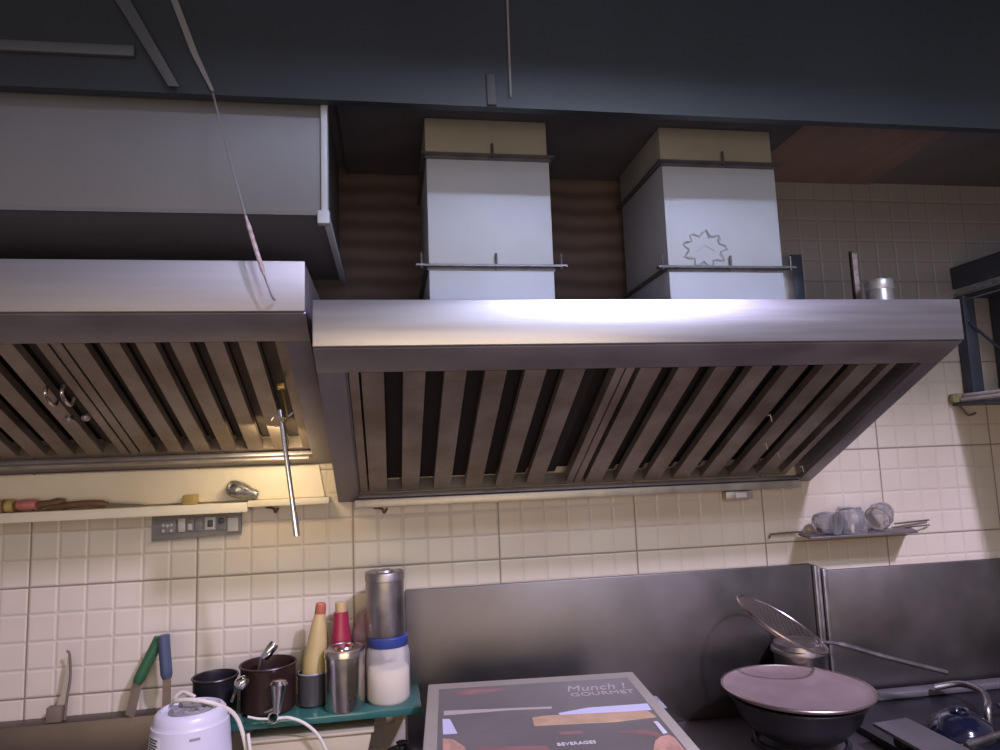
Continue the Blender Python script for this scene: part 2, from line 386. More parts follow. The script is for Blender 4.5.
# brackets and small items on top of the right hood
b = thing('upright_bracket', 'dark steel upright strip standing behind the hood, right of the flues', 'bracket', (2.37, -.08, 1.92))
MB().box(2.372, 2.41, -.1, -.085, 1.9185, 2.215, .001).build('bracket_web', M['darksteel'], b)
MB().box(2.33, 2.372, -.1, -.06, 1.9185, 2.205, .001).build('bracket_flange', M['steel_dull'], b)
st = thing('painted_stick', 'thin faded red upright stick on the right hood, just left of the tin', 'stick', (2.435, -.297, 1.92))
MB().box(2.443, 2.449, -.30, -.292, 1.9185, 2.165).build('stick_edge', M['maroon'], st)
tmp = MB(); tmp.box(2.449, 2.467, -.299, -.294, 1.9185, 2.16, .001); tmp.build('stick_face', M['redstick'], st)
tn = thing('tin_can', 'small shiny round tin with lid standing on the right hood', 'tin', (2.483, -.36, 1.9185))
MB().lathe([(.036, .0), (.038, .004), (.038, .108), (.036, .112)], 32, T(2.483, -.36, 1.9185)).build('can_body', M['tinm'], tn)
MB().lathe([(.040, .106), (.041, .11), (.041, .130), (.039, .136), (.02, .138), (0, .138)], 32, T(2.483, -.36, 1.9185)).build('lid', M['tinm'], tn)

# ------------------------------------------------------------------ left wall shelf and goods
MBs = MB(); MBs.box(-1.05, .60, -.055, -.001, 1.436, 1.464, .002); MBs.box(.60, .833, -.045, -.001, 1.449, 1.468, .002)
tag(MBs.build('wall_shelf', M['marble']), 'long narrow cream stone shelf on the tiles below the left hood', 'shelf')
tag(MB().prism([(-1.05, -.001, 1.469), (.817, -.001, 1.469), (.800, -.001, 1.5655), (-1.05, -.001, 1.5655)], (0, -.008, 0)).build('wall_slab', M['marble']), 'smooth cream slab on the wall above the narrow stone shelf', 'wall slab')
sw = thing('switch_board', 'grey wall plate of sockets and switches under the stone shelf', 'switch board', (.45, -.006, 1.40))
MB().prism([(.326, -.001, 1.362), (.575, -.001, 1.371), (.575, -.001, 1.435), (.326, -.001, 1.435)], (0, -.012, 0), bev=.002).build('cover_plate', M['plate_grey'], sw)
def so(x, w, z0, z1, m, nm):
    return MB().box(x, x + w, -.018, -.012, z0, z1, .001).build(nm, m, sw)
s1 = so(.348, .046, 1.383, 1.420, M['plate_grey'], 'socket')
mb = MB()
for dx, dz in ((.023, .026), (.012, .012), (.034, .012), (.012, .028), (.034, .028)): mb.lathe([(.0038, 0), (.0038, .0015), (0, .0016)], 12, align((0, -1, 0), (.348 + dx, -.018, 1.383 + dz - .004)))
mb.build('socket_holes', M['switch_light'], s1)
s2 = so(.400, .020, 1.386, 1.424, M['switch_light'], 'switch')
s2 = so(.424, .020, 1.386, 1.424, M['plate_grey'], 'switch'); MB().box(.428, .440, -.021, -.018, 1.39, 1.408, .001).build('rocker', M['switch_light'], s2)
so(.448, .020, 1.386, 1.424, M['plate_grey'], 'switch')
s3 = so(.474, .030, 1.388, 1.424, M['switch_light'], 'socket'); MB().box(.482, .497, -.021, -.018, 1.396, 1.416, .001).build('socket_face', M['switch_dark'], s3)
s4 = so(.508, .026, 1.386, 1.426, M['plate_grey'], 'regulator'); MB().lathe([(.009, 0), (.009, .006), (.006, .008), (0, .008)], 16, align((0, -1, 0), (.521, -.018, 1.412))).build('dial', M['switch_dark'], s4)
so(.538, .030, 1.380, 1.420, M['switch_light'], 'switch')
# goods on the shelf
def onshelf(name, label, cat, x): return thing(name, label, cat, (x, -.03, 1.4642))
o = onshelf('paper_roll', 'mustard wrapped roll at the left end of the stone shelf', 'roll', -.07)
MB().lathe([(.0, 0), (.017, 0), (.018, .003), (.018, .103), (.017, .106), (0, .106)], 20, align((1, 0, 0), (-.138, -.03, 1.4825))).build('roll_body', M['ywrap'], o)
MB().lathe([(.0185, 0), (.0185, .008)], 20, align((1, 0, 0), (-.06, -.03, 1.4825)), cap=False).build('end_band', M['wood'], o)
o = onshelf('snack_packet', 'pink and brown crumpled packet beside the mustard roll', 'packet', .0)
def crum(c): return Vector((c.x * (1 + .2 * math.sin(c.z * 90)), c.y * .8, c.z))
MB().lathe([(.0, 0), (.018, .002), (.019, .02), (.017, .045), (.016, .05), (0, .052)], 14, align((1, -.1, .02), (-.022, -.03, 1.484)), deform=crum).build('packet_body', M['pink'], o)
MB().lathe([(.0, 0), (.015, .001), (.012, .03), (.016, .05), (.009, .07), (0, .072)], 12, align((1, 0, .12), (.028, -.03, 1.481)), deform=crum).build('twisted_end', M['wood'], o)
o = onshelf('kitchen_knife', 'knife with brown wooden handle lying flat on the stone shelf', 'knife', .15)
MB().tube(catmull([(.055, -.04, 1.473), (.10, -.04, 1.477), (.15, -.04, 1.480), (.20, -.04, 1.478), (.215, -.04, 1.474)], 5), [.007] * 5 + [.010] * 11 + [.008] * 5).build('handle', M['wood'], o)
MB().prism([(.21, -.045, 1.466), (.21, -.045, 1.480), (.30, -.045, 1.473), (.335, -.045, 1.466)], (0, .002, 0)).build('blade', M['spine'], o)
tag(MB().box(.418, .455, -.045, -.015, 1.4645, 1.492, .002).build('match_box', M['ywrap']), 'tiny mustard yellow box standing above the switch board', 'box')
o = onshelf('metal_fitting', 'crumpled grey metal fitting resting on the shelf right of the yellow box', 'metal fitting', .57)
MB().lathe([(0, 0), (.012, 0), (.022, .006), (.028, .022), (.027, .045), (.018, .07), (.014, .09), (0, .095)], 18, align((.85, .1, -.28), (.538, -.036, 1.512)),
    deform=lambda c: Vector((c.x * (1 + .18 * math.sin(c.z * 160 + c.y * 90)), c.y * .9, c.z))).build('fitting_shell', M['foil'], o)
MB().lathe([(.011, 0), (.013, .004), (.008, .006), (0, .006)], 16, align((-.3, -1, .1), (.566, -.062, 1.506))).build('round_boss', M['steel'], o)
# hook marks / clips below shelf and hood
for x, z, w in ((.667, 1.441, .022), (.988, 1.424, .026)):
    tag(MB().tube(catmull([(x - w, -.006, z + .004), (x, -.012, z), (x + .006, -.014, z - .012), (x + w * .6, -.008, z)], 4), .0035, 8).build('wall_hook', M['wood']),
        'small brown hook under the right end of the stone shelf' if x < .8 else 'small brown hook under the left end of the steel gutter', 'hook')
jb = thing('cable_connector', 'small white metal connector under the right end of the gutter', 'connector', (2.17, -.02, 1.40))
MB().box(2.105, 2.20, -.035, -.003, 1.402, 1.428, .003).build('connector_body', M['trim_steel'], jb)
MB().box(2.135, 2.175, -.040, -.035, 1.407, 1.424, .002).build('bright_face', M['label'], jb)

# hanging rod
rd = thing('hanging_rod', 'thin shiny rod hanging from the left hood by a hook', 'rod', (.77, -.42, 1.4))
ra = Vector((.748, -.42, 1.705)); rb_ = Vector((.787, -.42, 1.400)); dd = (rb_ - ra).normalized()
MB().tube([ra, ra + dd * .30], .0062, 14).build('shaft', M['chrome'], rd)
MB().tube([ra + dd * .255, ra + dd * .312], .0085, 14).build('sleeve', M['chrome'], rd)
MB().tube(catmull([ra + Vector((-.020, -.008, -.026)), ra + Vector((-.008, -.008, -.014)), ra + Vector((.012, -.008, -.022)), ra + Vector((.032, -.008, -.008))], 5), .0025, 8).build('cross_hook', M['chrome'], rd)
MB().tube(catmull([(.752, -.425, 1.765), (.757, -.428, 1.74), (.766, -.43, 1.69), (.762, -.43, 1.675), (.752, -.43, 1.68)], 5), .003, 8).build('hook_wire', M['brass'], rd)
MB().box(.742, .762, -.437, -.413, 1.755, 1.772, .003).build('brass_clip', M['brass'], rd)

# ------------------------------------------------------------------ splashbacks and worktop
tag(MB().box(1.053, 2.398, -.016, -.002, .7205, 1.177, .003).build('splashback', M['splash']), 'brown-tinged steel splashback panel behind the carton and the pan', 'splashback', 'steel splashbacks')
tag(MB().box(2.445, 3.9, -.018, -.002, .7205, 1.152, .003).build('splashback', M['splash']), 'grey steel splashback panel at the right end under the glass shelf', 'splashback', 'steel splashbacks')
mb = MB(); mb.box(2.400, 2.412, -.030, -.002, .7205, 1.172, .002); mb.box(2.416, 2.424, -.024, -.002, .7205, 1.165, .001); mb.box(2.428, 2.443, -.034, -.002, .7205, 1.160, .002)
tag(mb.build('corner_strip', M['steel_dull']), 'folded metal strip in the joint between the two splashbacks', 'strip')
wt = thing('worktop', 'long brownish steel worktop running along the tiled wall', 'worktop', (1.2, -.45, 0))
MB().box(-1.4, 3.9, -.95, -.002, .680, .7195, .004).build('top', M['counter'], wt)
MB().box(-1.38, 3.88, -.90, -.03, .001, .679, .004).build('cabinet_base', M['counter'], wt)
tag(MB().box(-1.05, .44, -.060, -.002, .7205, .896, .003).build('steel_ledge', M['ledge']), 'low steel ledge along the wall behind the knives at lower left', 'ledge')

# knives behind the ledge
def knife(name, label, top, mid, bot, rh, hm, bm_, w):
    k = thing(name, label, 'knife', bot, 'knives stuck behind the ledge')
    top, mid, bot = Vector(top), Vector(mid), Vector(bot); d = (mid - top).normalized()
    mb = MB(); t = catmull([top, top + d * .015, (top + mid) / 2, mid], 4)
    mb.tube(t, [rh * .75] + [rh] * (len(t) - 2) + [rh * .8], 12); mb.build('handle', hm, k)
    s = Vector((1, 0, 0)); s = (s - d * s.dot(d)).normalized()
    MB().prism([mid - s * w / 2, mid + s * w / 2, bot + s * w / 2, bot - s * w / 2], (0, .002, 0)).build('blade', bm_, k)
knife('knife', 'knife with a green handle leaning on the tiles', (.372, -.066, 1.103), (.316, -.07, .987), (.298, -.07, .900), .0155, M['greenh'], M['blade'], .026)
knife('knife', 'knife with a slate blue handle leaning beside the green one', (.386, -.085, 1.113), (.397, -.085, .997), (.397, -.085, .897), .0155, M['blueh'], M['blade'], .022)
pk = thing('table_knife', 'pale wide blade standing upright with a thin dark spine at far left', 'knife', (.10, -.05, .896))
MB().prism([(.088, -.035, .9), (.122, -.035, .9), (.128, -.035, .97), (.131, -.035, 1.05), (.125, -.035, 1.078), (.118, -.035, 1.03), (.108, -.035, .965)], (0, .002, 0)).build('blade', M['paleblade'], pk)
MB().tube(catmull([(.119, -.036, 1.078), (.127, -.036, 1.068), (.131, -.036, 1.01), (.124, -.036, .95), (.120, -.036, .897)], 5), .0034, 8).build('spine', M['spine'], pk)
MB().box(.080, .118, -.056, -.030, .8965, .936, .002).build('heel_block', M['spine'], pk)

# ------------------------------------------------------------------ green glass shelf and goods
gs = thing('glass_shelf', 'green edged glass shelf holding canisters and pots', 'shelf', (.8, -.1, .885))
MB().box(.445, 1.088, -.215, -.018, .884, .9035, .003).build('glass_top', M['greenglass'], gs)
MB().box(.56, .585, -.18, -.004, .855, .8838, .002).build('bracket', M['steel_dull'], gs)
MB().box(.99, 1.015, -.18, -.020, .855, .8838, .002).build('bracket', M['steel_dull'], gs)
ZS = .9038
def canister(x, y, z, r, h, label, m):
    o = thing('steel_canister', label, 'canister', (x, y, z), 'steel canisters')
    MB().lathe([(0, .0), (r * .97, 0), (r, .004), (r, h * .86), (r * 1.0, h * .86)], 40, T(x, y, z)).build('canister_body', m, o)
    MB().lathe([(r * 1.0, h * .84), (r * 1.035, h * .845), (r * 1.04, h * .855), (r * 1.035, h * .87), (r * 1.03, h * .94), (r * 1.0, h * .975), (r * .95, h * .98), (r * .92, h * .965), (r * .5, h * .972), (r * .45, h), (0, h)], 40, T(x, y, z)).build('lid', m, o)
canister(.882, -.163, ZS, .054, .162, 'short steel canister with lid at the front of the green shelf', M['steel'])
jr = thing('plastic_jar', 'clear plastic jar of cream powder with blue lid, steel canister on it', 'jar', (.998, -.13, ZS))
J = T(1.0, -.135, ZS)
MB().lathe([(0, .002), (.052, .002), (.058, .012), (.058, .084), (.054, .092), (0, .098)], 36, J).build('powder', M['flour'], jr)
MB().lathe([(.055, 0), (.061, .010), (.061, .125), (.058, .140), (.053, .150), (.053, .158)], 36, J, cap=False).build('jar_wall', M['clearjar'], jr)
MB().lathe([(0, .150), (.056, .150), (.057, .153), (.057, .174), (.054, .178), (0, .178)], 36, J).build('blue_lid', M['bluelid'], jr)
canister(.994, -.135, ZS + .1785, .054, .178, 'tall steel canister stacked on the blue lid of the jar', M['steel_dull'])
# squeeze bottles
o = thing('sauce_bottle', 'yellow tapering squeeze bottle with rust red cap in a dark cup', 'bottle', (.80, -.11, ZS))
Jb = align((.11, .02, 1), (.786, -.118, ZS + .012))
MB().lathe([(0, 0), (.028, 0), (.033, .08), (.033, .11), (.021, .20), (.014, .235), (0, .236)], 28, Jb).build('bottle_body', M['yellow'], o)
MB().lathe([(.0145, .232), (.0155, .234), (.0145, .258), (.011, .262), (0, .262)], 20, Jb).build('cap', M['redcap'], o)
o = thing('cup', 'dark grey cup around the foot of the yellow bottle', 'cup', (.778, -.115, ZS))
MB().lathe([(0, 0), (.033, 0), (.038, .006), (.0395, .088), (.0378, .088), (.0362, .01), (0, .008)], 32, T(.790, -.117, ZS), cap=False).build('cup_body', M['darkglass'], o)
MB().lathe([(.0395, .086), (.041, .088), (.0395, .091), (.0378, .088)], 32, T(.790, -.117, ZS), cap=False).build('cup_rim', M['greyplastic'], o)
o = thing('sauce_bottle', 'magenta squeeze bottle with tan cap behind the short steel canister', 'bottle', (.855, -.085, ZS))
MB().lathe([(0, 0), (.036, 0), (.036, .11), (.031, .15), (.023, .205), (.021, .235), (0, .236)], 28, T(.866, -.068, ZS)).build('bottle_body', M['redbottle'], o)
MB().lathe([(.014, .234), (.016, .236), (.016, .262), (0, .263)], 20, T(.866, -.068, ZS)).build('cap', M['tancap'], o)
MB().lathe([(.0368, .118), (.0372, .120), (.032, .150), (.031, .150)], 28, T(.866, -.068, ZS), cap=False).build('label_band', M['purple'], o)
o = tag(MB().lathe([(0, 0), (.028, 0), (.030, .10), (.033, .17), (.031, .175), (.022, .20), (.020, .225), (0, .226)], 24, T(.930, -.056, ZS)).build('squat_bottle', M['purple']), 'mauve plastic bottle between the magenta bottle and the tall canister', 'bottle')
# dark pots with ladles
def pot(x, y, r, h, label, m):
    o = thing('brown_pot', label, 'pot', (x, y, ZS), 'dark pots on the green shelf')
    MB().lathe([(0, 0), (r * .9, 0), (r, .008), (r * 1.02, h - .006), (r * 1.05, h), (r * 1.0, h + .001), (r * .97, h - .006), (r * .94, .012), (0, .01)], 36, T(x, y, ZS), cap=False).build('pot_body', m, o)
    MB().tube([(x + r * 1.045 * math.cos(a * PI / 16), y + r * 1.045 * math.sin(a * PI / 16), ZS + h) for a in range(32)], .003, 6, True).build('rim', M['maroon'], o)
pot(.673, -.125, .072, .122, 'dark reddish brown pot with a ladle hooked on its front', M['maroon'])
pot(.534, -.128, .056, .100, 'low blackish pot behind the white appliance', M['blackpan'])
def ladle(label, pts, bowl, br, bd, m, ring=None):
    o = thing('ladle', label, 'ladle', bowl, 'steel ladles')
    MB().tube(catmull(pts, 6), .0045, 8).build('handle', m, o)
    MB().lathe([(0, -.0), (br * .6, br * .12), (br * .92, br * .4), (br, br * .8), (br * .95, br * .8), (br * .85, br * .42), (0, br * .08)], 24, align(bd, bowl), cap=False).build('bowl', m, o)
    return o
o = thing('ladle', 'steel serving spoon rising out of the brown pot', 'ladle', (.66, -.14, 1.0), 'steel ladles')
MB().tube(catmull([(.63, -.155, .985), (.652, -.155, 1.018), (.660, -.155, 1.045), (.682, -.155, 1.07)], 5), .004, 8).build('stem', M['steel_dull'], o)
MB().lathe([(.0, 0), (.012, 0), (.014, .01), (.014, .042), (.011, .047), (0, .047)], 16, align((.8, 0, 1), (.668, -.165, 1.052))).build('handle_tip', M['chrome'], o)
o = thing('ladle', 'steel ladle with bright rounded tip left of the brown pot', 'ladle', (.60, -.19, .95), 'steel ladles')
MB().tube(catmull([(.592, -.2, .955), (.604, -.2, .985), (.620, -.2, 1.003)], 5), [.0045] * 5 + [.008] * 6, 10).build('stem', M['steel_dull'], o)
MB().lathe([(.0, 0), (.009, .002), (.017, .014), (.018, .026), (.012, .038), (0, .040)], 16, align((.7, -.2, .6), (.603, -.21, .990))).build('bulb_tip', M['chrome'], o)
o = thing('ladle', 'steel ladle hanging down the front of the brown pot, ringed handle', 'ladle', (.71, -.22, .92), 'steel ladles')
MB().lathe([(.0, 0), (.017, .003), (.024, .012), (.022, .024), (.014, .06), (.010, .085), (0, .086)], 20, align((-.06, 0, -1), (.716, -.225, 1.010))).build('handle', M['steel'], o)
MB().tube([(.703 + .013 * math.cos(a * PI / 10), -.228, .915 + .013 * math.sin(a * PI / 10)) for a in range(20)], .003, 8, True).build('ring', M['chrome'], o)
MB().tube(catmull([(.68, -.224, .928), (.695, -.226, .933), (.711, -.222, .94)], 4), .0035, 8).build('hook', M['steel_dull'], o)

# ------------------------------------------------------------------ white appliance and cables
ap = thing('mixer_base', 'white plastic kitchen appliance with a printed sticker, cable over its top', 'kitchen appliance', (.51, -.30, .72))
Ja = T(.522, -.317, .7205)
MB().lathe([(0, 0), (.098, 0), (.103, .01), (.100, .10), (.094, .17), (.089, .235), (.0885, .2355)], 48, Ja).build('body', M['whiteplastic'], ap)
MB().lathe([(.0875, .2355), (.0855, .238), (.0845, .245), (.081, .258), (.075, .265), (.068, .267), (.065, .260), (0, .257)], 48, Ja, cap=False).build('collar', M['whiteplastic'], ap)
mb = MB(); mb.lathe([(0, .257), (.050, .257), (.051, .262), (.042, .268), (.03, .264), (0, .264)], 32, Ja)
for k in range(8): mb.box(-.006, .006, .028, .046, .262, .272, .001, Ja @ Matrix.Rotation(k * PI / 4, 4, 'Z'))
mb.build('coupling_ring', M['greyplastic'], ap)
# sticker wraps the left front
def wrap(mb, a0, a1, z0, z1, r0, r1, off, n=10):
    for k in range(n):
        A0 = a0 + (a1 - a0) * k / n; A1 = a0 + (a1 - a0) * (k + 1) / n
        q = [(.522 + (r0 + off) * math.cos(A0), -.317 + (r0 + off) * math.sin(A0), z0), (.522 + (r0 + off) * math.cos(A1), -.317 + (r0 + off) * math.sin(A1), z0),
             (.522 + (r1 + off) * math.cos(A1), -.317 + (r1 + off) * math.sin(A1), z1), (.522 + (r1 + off) * math.cos(A0), -.317 + (r1 + off) * math.sin(A0), z1)]
        mb.bm.faces.new([mb.bm.verts.new(p) for p in q])
D = math.radians
def rad(z): h = z - .7205; return .100 - (h - .10) * .006 / .07 if h < .17 else .094 - (h - .17) * .005 / .065
mb = MB(); wrap(mb, D(203), D(240), .908, .946, rad(.908), rad(.946), .0008); stk = mb.build('sticker', M['label'], ap)
mb = MB()
for i, z in enumerate((.939, .933, .927, .921, .915)):
    wrap(mb, D(209), D(234 - 3 * (i % 2)), z - .0018, z + .0018, rad(z), rad(z), .0013, 8)
mb.build('sticker_print', M['ink'], stk)
mb = MB(); wrap(mb, D(283), D(298), .936, .942, rad(.936), rad(.942), .0007, 4); mb.build('printed_mark', M['greyplastic'], ap)
cb = thing('power_cable', 'off-white cable looping from the white appliance towards the front', 'cable', (.6, -.3, .72))
MB().tube(catmull([(.50, -.20, .975), (.475, -.22, .995), (.478, -.30, 1.0), (.52, -.33, 1.008), (.575, -.33, .995), (.620, -.30, .955), (.645, -.30, .89), (.66, -.31, .80), (.66, -.32, .724)], 8), .0052, 10).build('cable', M['cable'], cb)
MB().tube(catmull([(.655, -.31, .91), (.663, -.32, .87), (.672, -.33, .80), (.675, -.33, .724)], 8), .0042, 10).build('second_strand', M['cable'], cb)
c2 = thing('white_wire', 'thin off-white wire drooping over the green shelf edge beside the ladle ring', 'wire', (.74, -.22, .9))
MB().tube(catmull([(.640, -.235, .925), (.665, -.235, .918), (.69, -.235, .915)], 6), .0032, 8).build('short_wire', M['cable'], c2)
MB().tube(catmull([(.715, -.235, .914), (.745, -.236, .913), (.785, -.238, .895), (.82, -.24, .86), (.845, -.24, .80), (.85, -.24, .724)], 8), .0042, 10).build('long_wire', M['cable'], c2)
# tub and dark pot under the shelf
o = thing('plastic_tub', 'cream plastic tub beneath the green shelf', 'tub', (.79, -.13, .72))
MB().prism([(.655, -.20, .7205), (.925, -.20, .7205), (.955, -.20, .845), (.635, -.20, .845)], (0, .14, 0), bev=.006).build('tub_body', M['tub'], o)
MB().box(.630, .960, -.207, -.064, .8455, .8535, .003).build('tub_rim', M['tub'], o)
o = thing('black_pot', 'small black lidded pot at the right end below the green shelf', 'pot', (1.04, -.24, .72))
MB().lathe([(0, 0), (.055, 0), (.062, .01), (.063, .07), (.065, .074), (.062, .075)], 32, T(1.033, -.27, .7205)).build('pot_body', M['blackpan'], o)
MB().lathe([(.065, .0755), (.064, .082), (.045, .096), (.016, .102), (.012, .112), (.016, .118), (0, .12)], 32, T(1.033, -.27, .7205)).build('lid', M['blackpan'], o)
tag(MB().lathe([(0, 0), (.015, .004), (.021, .02), (.015, .036), (0, .04)], 18, align((.6, -.3, 1), (1.078, -.36, .7225))).build('lime', M['lime']), 'pale lime wedge beside the black pot near the carton', 'lime')

# ------------------------------------------------------------------ printed carton
ct = thing('food_carton', 'large flat topped printed carton lying on the worktop', 'carton', (1.37, -.6, .72))
BZ = .975
c0 = Vector((1.105, -.263, 0)); ang = math.radians(-4.6)
MX = Matrix.Translation((c0.x, c0.y, 0)) @ Matrix.Rotation(ang, 4, 'Z')
W, Dp = .555, .66
MB().box(0, W, -Dp, 0, .7205, BZ, .004, MX).build('carton_body', M['carton_edge'], ct)
tp = MB().box(.03, W - .028, -Dp + .03, -.050, BZ, BZ + .0008, 0, MX).build('printed_top', M['carton_grey'], ct)
def pr(poly, m, name, z=.0014): return MB().prism([MX @ Vector((x, y, BZ + .0008)) for x, y in poly], (0, 0, z - .0008), None).build(name, m, tp)
pr([(.307, -.272), (.381, -.250), (.524, -.248), (.522, -.290), (.401, -.290), (.309, -.283)], M['p_white'], 'pale_stripe', .0012)
pr([(.244, -.290), (.277, -.283), (.511, -.294), (.520, -.335), (.421, -.347), (.243, -.338)], M['p_cream'], 'bun_picture', .0016)
pr([(.043, -.209), (.299, -.227), (.296, -.240), (.199, -.232), (.043, -.238)], M['p_text'], 'cream_band', .0012)
pr([(.040, -.261), (.057, -.264), (.073, -.351), (.042, -.351)], M['p_white'], 'pale_patch', .0012)
pr([(.042, -.374), (.063, -.382), (.087, -.425), (.095, -.50), (.042, -.50)], M['p_skin'], 'bread_picture', .0014)
pr([(.062, -.085), (.105, -.066), (.205, -.078), (.172, -.094), (.095, -.108)], M['p_red'], 'red_print', .0012)
pr([(.113, -.432), (.254, -.446), (.27, -.52), (.112, -.50)], M['p_red'], 'red_print', .0012)
pr([(.292, -.381), (.341, -.383), (.339, -.398), (.292, -.396)], M['p_red'], 'red_print', .0012)
pr([(.415, -.402), (.468, -.399), (.505, -.428), (.492, -.446), (.461, -.424)], M['p_red'], 'red_print', .0012)
pr([(.463, -.50), (.478, -.463), (.495, -.443), (.516, -.436), (.522, -.455), (.522, -.56), (.46, -.56)], M['p_skin'], 'hand_picture', .0018)
pr([(.505, -.360), (.514, -.362), (.516, -.425), (.505, -.428)], M['label'], 'straw_picture', .002)
def text(body, size, x, y, name, m, parent, sx=1., shear=0):
    cu = bpy.data.curves.new(name, 'FONT'); cu.body = body; cu.size = size; cu.extrude = .0004; cu.shear = shear
    to = bpy.data.objects.new(name, cu); C.objects.link(to)
    bpy.context.view_layer.update()
    me = bpy.data.meshes.new_from_object(to.evaluated_get(bpy.context.evaluated_depsgraph_get()))
    bpy.data.objects.remove(to); me.transform(MX @ Matrix.Translation((x, y, BZ + .0013)) @ Matrix.Diagonal((sx, 1, 1, 1)))
    me.materials.clear(); me.materials.append(m)
    o = bpy.data.objects.new(name, me); C.objects.link(o); me.transform(Matrix.Translation(-parent_loc(parent))); o.parent = parent
    return o
text('Munch !', .060, .350, -.132, 'script_lettering', M['p_text'], tp, .78, .25)
text('GOURMET', .034, .355, -.168, 'print_lettering', M['p_text'], tp, 1.0)
text('BEVERAGES', .020, .276, -.452, 'small_lettering', M['label'], tp, .8)
MB().box(W + .0005, W + .030, -.20, -.115, BZ - .03, BZ - .028, .0005, MX).build('tape_strip', M['tape'], ct)

# ------------------------------------------------------------------ pan, strainer, steel pot
pc = (2.120, -.335)
st_ = thing('pan_stand', 'low black iron burner stand under the covered pan', 'burner stand', (pc[0], pc[1], .72))
mb = MB(); mb.tube([(pc[0] + .12 * math.cos(a * PI / 16), pc[1] + .12 * math.sin(a * PI / 16), .765) for a in range(32)], .008, 8, True); mb.build('ring', M['blackpan'], st_)
for k in range(4):
    a = k * PI / 2 + .5; MB().tube([(pc[0] + .12 * math.cos(a), pc[1] + .12 * math.sin(a), .763), (pc[0] + .15 * math.cos(a), pc[1] + .15 * math.sin(a), .7205)], .008, 8).build('leg', M['blackpan'], st_)
kp = thing('frying_pan', 'deep black pan on the burner, covered by the brown plate', 'pan', (pc[0], pc[1], .77))
MB().lathe([(0, .0), (.085, .002), (.12, .018), (.158, .06), (.178, .108), (.182, .112), (.176, .112), (.153, .062), (.115, .024), (0, .008)], 56, T(pc[0], pc[1], .7738), cap=False).build('pan_body', M['blackpan'], kp)
MB().tube([(pc[0] + .180 * math.cos(a * PI / 32), pc[1] + .180 * math.sin(a * PI / 32), .884) for a in range(64)], .004, 8, True).build('pan_rim', M['blackpan'], kp)
pl = thing('round_plate', 'flat brownish round metal plate lying over the black pan', 'plate', (pc[0], pc[1], .89))
tilt = Matrix.Translation((pc[0], pc[1], .889)) @ Matrix.Rotation(math.radians(.8), 4, 'Y')
MB().lathe([(0, .0), (.16, .0), (.189, .006), (.199, .015), (.197, .017), (.187, .009), (.16, .003), (0, .003)], 64, tilt, cap=False).build('plate_disc', M['platebrown'], pl)
MB().tube([tilt @ Vector((.199 * math.cos(a * PI / 32), .199 * math.sin(a * PI / 32), .016)) for a in range(64)], .0032, 8, True).build('plate_rim', M['rim'], pl)
sp_ = thing('steel_pot', 'steel pot with a stepped lid behind the brown plate', 'pot', (2.278, -.103, .72))
MB().lathe([(0, 0), (.075, 0), (.078, .006), (.078, .205), (.080, .208)], 40, T(2.278, -.103, .7205)).build('pot_body', M['steel_dull'], sp_)
MB().lathe([(.086, .208), (.087, .212), (.085, .220), (.078, .222), (.076, .235), (.06, .239), (0, .241)], 40, T(2.278, -.103, .7205)).build('lid', M['steel_dull'], sp_)
# strainer: hoop seen nearly edge-on, long handle over to the right
hs = thing('wire_strainer', 'round wire strainer tilted above the steel pot, long handle to the right', 'strainer', (2.2, -.2, .94))
a0 = Vector((2.040, -.205, 1.108)); a1 = Vector((2.292, -.205, .976)); cen = (a0 + a1) / 2; ax = (a1 - a0) / 2; R_ = ax.length
ay = Vector((.18, .93, -.04)); ay = (ay - ax.normalized() * ay.dot(ax.normalized())).normalized()
bv = Vector((.0, .36, .0)) 
ay = (Vector((.02, .85, .28))); ay -= ax.normalized() * ay.dot(ax.normalized()); ay.normalize()
hp = [cen + ax * math.cos(t * PI / 24) + ay * (R_ * .93) * math.sin(t * PI / 24) for t in range(48)]
MB().tube(hp, .0038, 8, True).build('hoop', M['rim'], hs)
nn = ax.cross(ay).normalized(); nn = nn if nn.z < 0 else -nn
mb = MB()
for k in range(-9, 10):
    s = k / 10; w = math.sqrt(1 - s * s)
    for A_, B_ in ((ax, ay * R_ * .93), (ay * R_ * .93, ax)):
        mb.tube([cen + A_ * s + B_ * w * q + nn * (.035 * (1 - q * q * w * w - s * s)) for q in (-1, -.6, -.2, .2, .6, 1)], .00045, 4)
mb.build('mesh_basket', M['spine'], hs)
MB().tube(catmull([a1 + Vector((-.01, 0, .004)), (2.36, -.20, .965), (2.50, -.20, .918), (2.705, -.20, .856)], 6), [.005] * 6 + [.0075] * 13, 10).build('handle', M['steel_dull'], hs)

# ------------------------------------------------------------------ cooking range at right
rg = thing('cooking_range', 'dark steel gas range top at the lower right corner', 'cooking range', (2.8, -.4, .72))
MB().box(2.368, 3.6, -.80, -.03, .7205, .742, .004).build('range_top', M['blackpan'], rg)
MB().box(2.50, 3.6, -.075, -.03, .7425, .765, .006).build('back_rail', M['barsteel'], rg)
MB().prism([(2.322, -.362, .790), (2.438, -.350, .790), (2.435, -.790, .790), (2.318, -.790, .790)], (0, 0, .010), bev=.003).build('flat_bar', M['barsteel'], rg)
for y_ in (-.40, -.77): MB().box(2.375, 2.42, y_, y_ + .03, .7425, .7895).build('bar_support', M['blackpan'], rg)
MB().tube(catmull([(2.74, -.10, .778), (2.80, -.14, .796), (2.80, -.22, .800), (2.745, -.30, .800), (2.715, -.33, .785), (2.71, -.335, .7425)], 8), .010, 12).build('bent_pipe', M['steel_dull'], rg)
MB().tube([(2.78, -.30, .782), (3.05, -.28, .782)], .008, 10).build('cross_rail', M['steel_dull'], rg)
MB().tube([(2.46, -.53, .79), (2.80, -.43, .79)], .008, 10).build('cross_rail', M['steel_dull'], rg)
